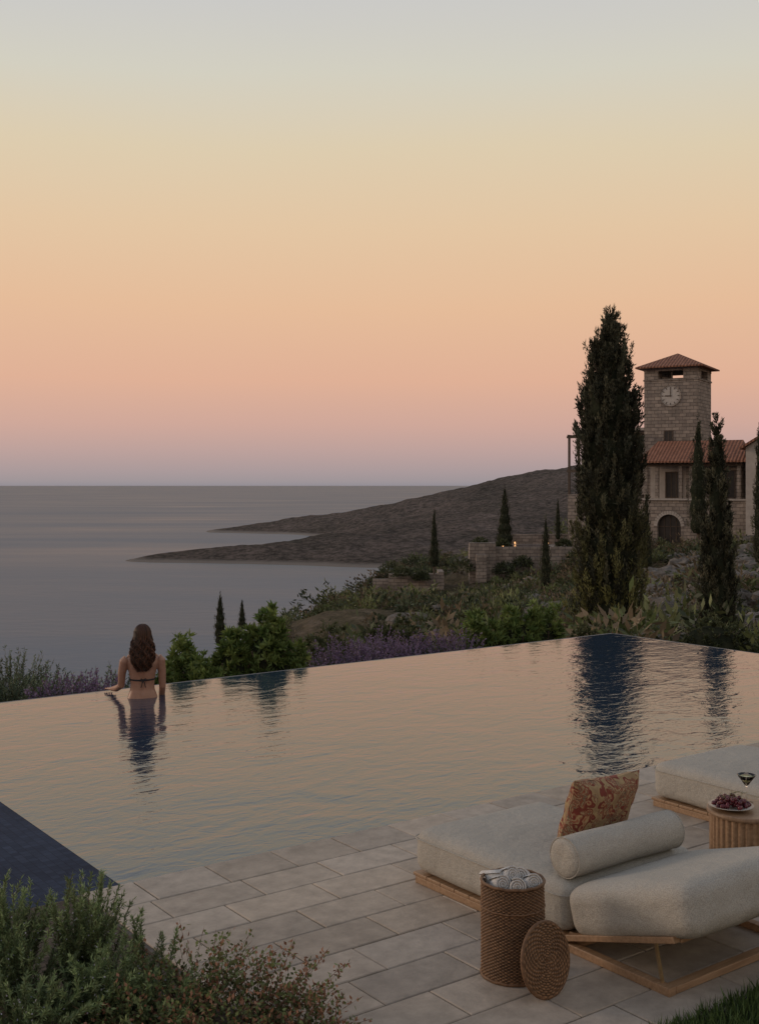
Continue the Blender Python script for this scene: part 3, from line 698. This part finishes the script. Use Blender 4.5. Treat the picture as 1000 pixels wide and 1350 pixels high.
# ---------------------------------------------------------------- villa with clock tower
vil=empty('stone_villa_with_clock_tower',(23.4,100,0),math.radians(-30))
mats=[M_stone,M_plaster,M_roof,M_darkwood,M_dark,M_white]
t=MB()
t.box(0,4.7,0,4.7,-5,11.45)
for x in(0,3.45):
    for y in(0,3.45): t.box(x,x+1.25,y,y+1.25,11.452,12.15)
t.box(-.03,4.73,-.03,4.73,12.152,12.40); t.box(-.07,4.77,-.07,4.77,11.30,11.44)
t.box(.4,4.3,.4,4.3,11.452,11.52,4)
t.box(2.30,2.42,.3,.42,11.46,12.15,3)
t.build('tower',mats,vil)
t=MB(); o_=.62
t.add([(-o_,-o_,12.40),(4.7+o_,-o_,12.40),(4.7+o_,4.7+o_,12.40),(-o_,4.7+o_,12.40),(2.35,2.35,13.9),(-o_,-o_,12.52),(4.7+o_,-o_,12.52),(4.7+o_,4.7+o_,12.52),(-o_,4.7+o_,12.52)],[(5,6,4),(6,7,4),(7,8,4),(8,5,4),(0,1,6,5),(1,2,7,6),(2,3,8,7),(3,0,5,8),(3,2,1,0)],2)
t.build('tower_roof',mats,vil)
t=MB(); n=40
v=[(2.35+.92*math.cos(2*math.pi*i/n),-.045,9.95+.92*math.sin(2*math.pi*i/n)) for i in range(n)]; v2=[(x,0,z) for x,y,z in v]
t.add(v+v2,[tuple(range(n))]+[(i,n+i,n+(i+1)%n,(i+1)%n) for i in range(n)],5)
for i in range(60):
    a=2*math.pi*i/60; big=i%5==0; r0,r1=(.62,.82) if big else (.79,.83)
    t.beam((2.35+r0*math.sin(a),-.058,9.95+r0*math.cos(a)),(2.35+r1*math.sin(a),-.058,9.95+r1*math.cos(a)),.02,.06 if big else .025,3)
t.beam((2.35,-.075,9.85),(2.35,-.075,10.62),.02,.06,3); t.beam((2.45,-.085,9.95),(1.85,-.085,9.95),.02,.08,3)
t.tube([(2.35+.92*math.cos(2*math.pi*i/n),-.05,9.95+.92*math.sin(2*math.pi*i/n)) for i in range(n+1)],[.045]*(n+1),6,mi=0)
t.build('clock',mats,vil)
t=MB()
def window(t,s0,s1,y,z0,z1,bars=1):
    t.box(s0,s1,y-.02,y+.0,z0,z1,4)
    for (a,b_,c_,d_) in((s0-.09,s0,z0-.09,z1+.09),(s1,s1+.09,z0-.09,z1+.09),(s0,s1,z1,z1+.09),(s0,s1,z0-.09,z0)): t.box(a,b_,y-.06,y+.0,c_,d_,3)
    for k in range(bars): 
        x=s0+(s1-s0)*(k+1)/(bars+1); t.box(x-.03,x+.03,y-.045,y-.022,z0,z1,3)
window(t,1.85,2.5,0,5.95,6.85)
Y=-3.3; sc=3.14; hw=1.0; zs=-1.35
t.box(.6,sc-hw,Y,Y+.4,-5,.85); t.box(sc+hw,9.6,Y,Y+.4,-5,.85); t.box(sc-hw,sc+hw,Y,Y+.4,-5,-2.9)
t.box(.6,1.0,Y+.402,.0,-5,.85)
n=16
for i in range(n):
    a0=math.pi*(1-i/n);a1=math.pi*(1-(i+1)/n); x0,z0=sc+hw*math.cos(a0),zs+hw*math.sin(a0); x1,z1=sc+hw*math.cos(a1),zs+hw*math.sin(a1)
    t.add([(x0,Y,z0),(x1,Y,z1),(x1,Y,.85),(x0,Y,.85),(x0,Y+.4,z0),(x1,Y+.4,z1)],[(0,1,2,3),(0,4,5,1)],0)
    t.beam((sc+hw*math.cos((a0+a1)/2),Y-.02,zs+hw*math.sin((a0+a1)/2)),(sc+(hw+.3)*math.cos((a0+a1)/2),Y-.02,zs+(hw+.3)*math.sin((a0+a1)/2)),.1,.19,1)
t.box(sc-hw,sc+hw,Y+.42,Y+.5,-2.9,-.3,4)
for x in(sc-.5,sc,sc+.5): t.box(x-.035,x+.035,Y+.36,Y+.41,-2.9,-.38,3)
t.box(sc-.97,sc+.97,Y+.36,Y+.405,-1.42,-1.34,3)
t.box(.4,9.8,Y-.15,0,.852,1.0,1)
t.box(1.0,4.4,-1.5,-1.2,1.002,4.0,1); t.box(4.4,9.0,-2.7,-.01,1.002,4.0,0)
window(t,2.4,3.7,-1.5,1.1,3.2,2); window(t,5.2,6.1,-2.7,1.9,3.2,1); window(t,7.3,8.4,-2.7,1.1,3.3,1)
for x in(1.15,2.1,4.1,5.0,7.0,8.9): t.box(x-.14,x+.14,-3.35,-3.07,1.002,3.70,0)
t.box(.9,9.2,-3.38,-3.04,3.702,3.95,3)
for x in np.arange(.8,9.4,.42): t.box(x,x+.1,-3.9,-3.0,3.952,4.05,3)
t.build('front_wing',mats,vil)
t=MB()
def gable_roof(t,x0,x1,ye,yr,yb,ze,zr,hip):
    v=[(x0,ye,ze),(x1,ye,ze),(x1-hip,yr,zr),(x0+hip,yr,zr),(x0,yb,ze),(x1,yb,ze)]
    v+=[(a,b_,c_-.14) for a,b_,c_ in v]
    t.add(v,[(0,1,2,3),(5,4,3,2),(4,0,3),(1,5,2),(0,6,7,1),(4,10,6,0),(1,7,11,5),(7,6,9,8),(6,10,9),(11,7,8),(5,11,10,4)],2)
gable_roof(t,.55,9.6,-3.95,-.75,-.012,4.15,5.95,.9)
t.build('front_wing_roof',mats,vil)
t=MB()
t.box(9.7,15.5,-4.5,3,-5,5.2,1); window(t,10.6,11.5,-4.5,2.0,3.6)
t.add([(9.7,-4.5,5.2),(15.5,-4.5,5.2),(12.6,-4.5,6.9),(9.7,3,5.2),(15.5,3,5.2),(12.6,3,6.9)],[(0,1,2),(4,3,5)],1)
t.add([(9.3,-4.9,5.0),(12.6,-4.9,6.98),(12.6,3.3,6.98),(9.3,3.3,5.0),(15.9,-4.9,5.0),(15.9,3.3,5.0),(9.3,-4.9,5.2),(12.6,-4.9,7.2),(12.6,3.3,7.2),(9.3,3.3,5.2),(15.9,-4.9,5.2),(15.9,3.3,5.2)],[(6,7,8,9),(7,10,11,8),(0,3,2,1),(1,2,5,4),(0,1,7,6),(1,4,10,7),(3,0,6,9)],2)
t.build('gabled_house',mats,vil)
t=MB()
t.box(-6,-.01,1,8,-5,7.0,1); t.box(-6.6,-.02,.3,8.3,7.002,7.25,1); t.box(-6.9,-.01,-.6,.98,-6,1.3,0)
for x in(-6.8,-5.9,-2.4,-.3): t.box(x-.09,x+.09,-.55,-.37,1.302,6.4,3)
t.box(-7.0,-.03,-.6,-.35,6.402,6.6,3); t.box(-7.0,-.03,-.56,-.40,3.3,3.55,3)
for x in np.arange(-6.9,-.2,.55): t.box(x,x+.09,-.7,.95,6.602,6.72,3)
for s0 in(-5.4,-3.2): window(t,s0,s0+1.4,1,4,6.3,1); window(t,s0,s0+1.4,1,1.4,3.2,1)
t.build('pergola_wing',mats,vil)

# terraces
t=MB()
t.box(7.9,18.3,100,100.5,-8,-3.35); t.box(7.9,10.2,99.2,99.99,-8,-2.95); t.box(10.3,18.3,100.51,108,-8,-3.5); t.box(11.5,18.3,108,108.4,-6,-2.55)
t.box(13.2,16.0,99.4,99.99,-8,-4.2); t.box(8.4,9.3,98.2,99.19,-8,-3.9)
t.build('terrace_retaining_wall',[M_stone])
t=MB(); t.box(11.2,15.6,102,106,-3.499,-3.46); t.build('plunge_pool',[bpy.data.materials['pool_water_material']])
em,en,eb=newmat('lantern_glow_material'); eb.inputs['Emission Color'].default_value=(1,.50,.20,1); eb.inputs['Emission Strength'].default_value=1.6; eb.inputs['Base Color'].default_value=(.8,.6,.4,1)
for (x,y) in((11.0,101.0),(12.9,107.6),(16.0,107.6)):
    t=MB(); t.box(-.09,.09,-.09,.09,0,.04,0); t.box(-.07,.07,-.07,.07,.042,.24,1); t.box(-.1,.1,-.1,.1,.242,.29,0)
    t.build('terrace_lantern',[M_darkwood,em],loc=(x,y,-3.5))
t=MB(); t.box(.8,5.1,98,98.5,-9,-5.55); t.box(5.11,5.6,98,101,-9,-5.4); t.box(-.6,.79,99,99.4,-9,-6.1)
t.build('garden_retaining_wall',[M_stone])
t=MB()
pth=[(19.0,58),(20,64),(23,71),(26,78),(30,84)]
for i in range(40):
    s=i/39*(len(pth)-1); k=min(int(s),len(pth)-2); q_=s-k; x=pth[k][0]*(1-q_)+pth[k+1][0]*q_; y=pth[k][1]*(1-q_)+pth[k+1][1]*q_; z=hz(x,y)
    t.box(x-.8,x+.8,y-.36,y+.28,z-.5,z+.16+.02*(i%2))
t.build('stone_steps',[simple('step_stone_material',(.17,.155,.14),(.28,.255,.235),3,.9)])

# ---------------------------------------------------------------- scrub and rocks
L=Leaves(); pal=np.array([[.085,.108,.042],[.115,.132,.054],[.130,.100,.064],[.072,.090,.048],[.175,.135,.088],[.095,.118,.065],[.16,.175,.075]])
for i in range(3200):
    y=22+108*random.random()**.85; x=random.uniform(-9,42)*(y/110*.75+.3)
    z=hz(x,y)
    if fb(x,y,.09,3)<-.40: continue
    if 10<x<18.3 and 99<y<110: continue
    if 18<x<31 and 56<y<85 and abs(x-np.interp(y,[58,64,71,78,84],[19,20,23,26,30]))<1.3: continue
    rr_=random.uniform(.18,.62)*(1+y/130)*(1.9 if random.random()<.10 else 1); hh=rr_*random.uniform(.6,1.15)
    n=int(75+rr_*60); d=rng.normal(size=(n,3)); d/=np.linalg.norm(d,axis=1,keepdims=True); d[:,2]=np.abs(d[:,2])
    q_=rng.uniform(.45,1,(n,1))**.6; lp=1+.25*np.sin(d[:,:1]*6+i)+.2*np.sin(d[:,1:2]*7+i*2)
    P=np.array([x,y,z-.05])+d*q_*lp*np.array([rr_,rr_,hh])
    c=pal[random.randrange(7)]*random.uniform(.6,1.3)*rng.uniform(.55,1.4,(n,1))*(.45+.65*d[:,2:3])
    L.add(P,d+rng.normal(0,.5,(n,3)),rng.uniform(.12,.26,n)*(.5+rr_),.06*(.8+rr_),c)
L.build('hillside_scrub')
L=Leaves()
for (x,y,zz,rr_) in [(9.0,100.6,-3.4,.8),(11,101.2,-3.4,.6),(16.5,101.3,-3.4,.7),(2.0,97.3,-5.7,.9),(3.6,97.2,-6.0,.7),(1.0,101,-5.7,1.0),(12.5,99,-5.0,.9),(7.2,99,-5.4,1.1),(17.5,99,-4.6,1.2),(10.9,98.9,-5.6,1.0)]:
    n=420; d=rng.normal(size=(n,3)); d/=np.linalg.norm(d,axis=1,keepdims=True); d[:,2]=np.abs(d[:,2])
    L.add(np.array([x,y,zz])+d*rng.uniform(.5,1,(n,1))*rr_,d+rng.normal(0,.5,(n,3)),.28,.12,np.array([.07,.082,.042])*rng.uniform(.5,1.6,(n,1)))
L.build('terrace_shrubs')
q=MB(); 
for i in range(190):
    if i<150: y=random.uniform(28,92); x=y*random.uniform(.24,.36)
    else: y=random.uniform(40,125); x=y*random.uniform(.02,.2)
    z=hz(x,y); r_=random.uniform(.18,.6)*(1+y/90); k=len(q.v); q.ball((0,0,0),(r_*1.2,r_*random.uniform(.6,1),r_*random.uniform(.45,.8)),11)
    for j in range(k,len(q.v)):
        v_=Vector(q.v[j]); nn=noise.noise(v_*(1.6/r_)+Vector((i*3.1,0,0)))+.5*noise.noise(v_*(4/r_)+Vector((i*1.1,4,0))); v_=v_*(1+.45*nn); v_.x+=x;v_.y+=y;v_.z+=z+r_*.15; q.v[j]=tuple(v_)
q.build('boulders',[simple('limestone_rock_material',(.085,.076,.068),(.22,.198,.18),1.8,.9,.12,4,8,spec=.1)],uv=False)

# ---------------------------------------------------------------- leafy bushes behind pool
def bush(name,x,y,z0,rx,ry,h,nros,seed,ll=.11,pal=((.08,.135,.038),(.21,.27,.08))):
    r=np.random.default_rng(seed); L=Leaves(); nlv=15
    d=r.normal(size=(nros,3)); d/=np.linalg.norm(d,axis=1,keepdims=True); d[:,2]=np.abs(d[:,2])*1.0
    lump=1+.14*np.sin(d[:,0]*7+seed)+.12*np.sin(d[:,1]*8+2*seed)+.08*np.sin(d[:,2]*9)
    q_=np.where(r.uniform(0,1,nros)<.8,r.uniform(.88,1.0,nros),r.uniform(.4,.85,nros))
    c=np.array([x,y,z0])+d*np.array([rx,ry,h])*(q_*lump)[:,None]
    ax=d*.6+np.array([0,0,.6])+r.normal(0,.2,(nros,3)); ax/=np.linalg.norm(ax,axis=1,keepdims=True)
    rd=r.normal(size=(nros,nlv,3)); D=ax[:,None]*r.uniform(.1,1.0,(nros,nlv,1))+rd*.65
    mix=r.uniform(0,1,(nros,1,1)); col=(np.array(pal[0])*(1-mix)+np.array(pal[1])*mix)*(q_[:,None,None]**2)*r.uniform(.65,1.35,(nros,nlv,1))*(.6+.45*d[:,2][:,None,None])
    P=np.repeat(c[:,None],nlv,1); k=nros*nlv
    L.add(P.reshape(-1,3),D.reshape(-1,3),r.uniform(.7,1.2,k)*ll,r.uniform(.24,.34,k)*ll,col.reshape(-1,3))
    e=MB()
    for i in range(9):
        a=i*2.4; e.tube([(x,y,z0-.2),(x+rx*.3*math.cos(a),y+ry*.3*math.sin(a),z0+h*.4),(x+rx*.7*math.cos(a),y+ry*.7*math.sin(a),z0+h*.75)],[.025,.018,.008],6,mi=0)
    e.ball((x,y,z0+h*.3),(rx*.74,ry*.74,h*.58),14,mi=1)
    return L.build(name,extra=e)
bush('oleander_bush',-1.42,14.1,-.75,.44,.42,1.09,600,1,.115)
bush('oleander_bush',-1.80,14.0,-.75,.36,.34,.90,360,8,.11)
bush('oleander_bush',-1.1,14.0,-.75,.26,.3,.78,240,11,.10)
bush('oleander_bush',-2.30,13.4,-.75,.36,.36,.90,440,2,.10)
bush('oleander_bush',-2.05,13.1,-.75,.32,.30,.74,300,9,.09)
bush('oleander_bush',-2.5,13.0,-.75,.22,.26,.66,220,12,.09)
bush('oleander_bush',1.55,17.2,-.95,.42,.4,.96,420,3,.11)
bush('oleander_bush',2.15,17.4,-.95,.42,.42,1.03,440,4,.11)
bush('oleander_bush',2.6,17.8,-.95,.34,.4,1.05,320,5,.11)
dk=((.06,.078,.036),(.115,.125,.06))
bush('green_shrub',.35,19.5,-1.1,.6,.5,.75,300,7,.10,dk)
bush('green_shrub',-.75,17.8,-1.1,.5,.5,.82,280,13,.09,dk)
bush('green_shrub',3.6,19.5,-1.2,.6,.5,.8,260,14,.09,dk)
bush('green_shrub',6.6,22.5,-1.4,.8,.6,.8,320,15,.09,dk)
bush('green_shrub',9.3,23.5,-1.4,.8,.6,.75,320,16,.09,dk)

def stems(L,x,y,z0,n,h,sp,nn,nl,nw,c1,c2,r,curv=.3,flower=None,fstart=.7,rise=.8,base=.1,nstart=.15,fl_c=None,fl_n=0,stemw=.006,fsize=1.0,mul_=3):
    for i in range(n):
        a=r.uniform(0,2*math.pi); q_=math.sqrt(r.uniform(0,1)); hh=h*r.uniform(.62,1.0)*(1-.25*q_)
        b0=np.array([x+base*q_*math.cos(a),y+base*q_*math.sin(a),z0]); lean=sp*q_
        s=np.linspace(0,1,nn)[:,None]; dx=np.array([math.cos(a),math.sin(a),0]); wob=r.normal(0,.03*h,3)
        P=b0+dx*lean*(s**(1+curv))+np.array([0,0,1.])*hh*s+wob*np.sin(s*3.1)
        T=np.gradient(P,axis=0); T/=np.linalg.norm(T,axis=1,keepdims=True)
        L.add(P[:-1],P[1:]-P[:-1],np.linalg.norm(P[1:]-P[:-1],axis=1)*1.6,stemw,np.array([.12,.095,.06]))
        br=r.uniform(.5,1.4)
        m=nn*mul_; ss=r.uniform(nstart,1,m); Pi=np.stack([np.interp(ss,s[:,0],P[:,k]) for k in range(3)],1); Ti=np.stack([np.interp(ss,s[:,0],T[:,k]) for k in range(3)],1)
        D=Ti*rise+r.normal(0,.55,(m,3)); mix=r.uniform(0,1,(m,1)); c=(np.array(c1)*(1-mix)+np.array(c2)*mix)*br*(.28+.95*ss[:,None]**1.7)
        if flower is not None:
            k=ss>fstart; c[k]=np.array(flower)*r.uniform(.6,1.4,(k.sum(),1)); LL=np.where(k,nl*.6*fsize,nl); WW=np.where(k,nw*2.2*fsize,nw); D[k]=Ti[k]*.8+r.normal(0,.6,(k.sum(),3))
        else: LL=nl*r.uniform(.6,1.2,m); WW=nw
        L.add(Pi,D,LL,WW,c)
        if fl_n and r.uniform()<.5:
            m=fl_n; ss=r.uniform(.5,.95,m); Pi=np.stack([np.interp(ss,s[:,0],P[:,k]) for k in range(3)],1)+r.normal(0,nl*.4,(m,3)); L.add(Pi,r.normal(0,1,(m,3)),.010,.007,np.array(fl_c)*r.uniform(.7,1.2,(m,1)))
r=np.random.default_rng(4)
def lav(x0,x1,y0,y1,z0,h,n,name='lavender_bush'):
    L=Leaves()
    for i in range(n):
        x=r.uniform(x0,x1); y=r.uniform(y0,y1)
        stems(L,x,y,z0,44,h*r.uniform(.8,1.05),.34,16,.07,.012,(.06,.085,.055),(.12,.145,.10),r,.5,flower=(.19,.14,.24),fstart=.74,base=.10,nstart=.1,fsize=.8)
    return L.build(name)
lav(-3.75,-3.0,12.3,12.7,-.75,.88,6)
lav(-.75,.2,15.3,16.2,-.9,.98,9); lav(.0,1.25,16.0,16.9,-.9,1.06,11)
def rosem(x,y,z0,h,n,name='rosemary_bush',nl=.05,nw=.010,sp=.3,nn=26):
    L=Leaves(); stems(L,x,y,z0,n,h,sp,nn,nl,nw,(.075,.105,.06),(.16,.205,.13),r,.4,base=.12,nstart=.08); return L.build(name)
for (x,y,h) in [(-4.55,13.0,1.0),(-4.15,12.6,.95),(-4.9,12.8,1.0),(-4.35,13.4,1.12),(-3.9,13.2,.85),(-3.2,13.4,.85),(-2.9,12.6,.62),(-5.2,13.4,1.1)]: rosem(x,y,-.8,h,85,sp=.36)

# ---------------------------------------------------------------- foreground planting
def fros(x,y,h,n,sp):
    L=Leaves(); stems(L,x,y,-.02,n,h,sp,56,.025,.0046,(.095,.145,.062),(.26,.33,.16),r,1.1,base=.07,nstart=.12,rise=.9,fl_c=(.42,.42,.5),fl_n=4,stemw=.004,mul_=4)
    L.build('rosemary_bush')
for (x,y,h,n,sp) in [(-1.55,4.72,.54,55,.13),(-1.20,4.62,.61,70,.12),(-1.38,4.45,.43,36,.15),(-1.12,4.30,.36,45,.17),(-.93,4.62,.47,10,.05),(-1.62,4.5,.50,45,.16),(-1.05,4.45,.38,35,.14),(-1.3,4.1,.34,50,.22),(-.85,4.3,.27,28,.17)]: fros(x,y,h,n,sp)
def abel(x,y,h,n,sp,red,nm='reddish_leaf_shrub'):
    L=Leaves()
    for i in range(n):
        a=r.uniform(0,2*math.pi); q_=math.sqrt(r.uniform(0,1)); hh=h*r.uniform(.6,1)*(1-.3*q_)
        nseg=14; s=np.linspace(0,1,nseg)[:,None]; dx=np.array([math.cos(a),math.sin(a),0.])
        P=np.array([x,y,-.02])+dx*(.05*q_+sp*q_*s**1.5)+np.array([0,0,1.])*hh*s+r.normal(0,.02,3)*np.sin(3*s)
        L.add(P[:-1],P[1:]-P[:-1],np.linalg.norm(P[1:]-P[:-1],axis=1)*1.6,.003,np.array([.15,.08,.05]))
        m=50; ss=r.uniform(.15,1,m); Pi=np.stack([np.interp(ss,s[:,0],P[:,k]) for k in range(3)],1)+r.normal(0,.010,(m,3))
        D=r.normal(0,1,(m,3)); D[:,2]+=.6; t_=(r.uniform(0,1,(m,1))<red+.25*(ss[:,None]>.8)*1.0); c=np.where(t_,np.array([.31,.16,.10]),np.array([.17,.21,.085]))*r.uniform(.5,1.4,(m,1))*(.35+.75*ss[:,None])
        L.add(Pi,D,r.uniform(.014,.026,m),r.uniform(.009,.014,m),c)
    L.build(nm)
for (x,y,h,n,sp,rd) in [(-.72,4.50,.40,46,.28,.16),(-.44,4.42,.33,42,.28,.36),(-.62,4.15,.28,42,.25,.2),(-.9,4.2,.32,42,.2,.08),(-.30,4.28,.24,30,.22,.4)]: abel(x,y,h,n,sp,rd)
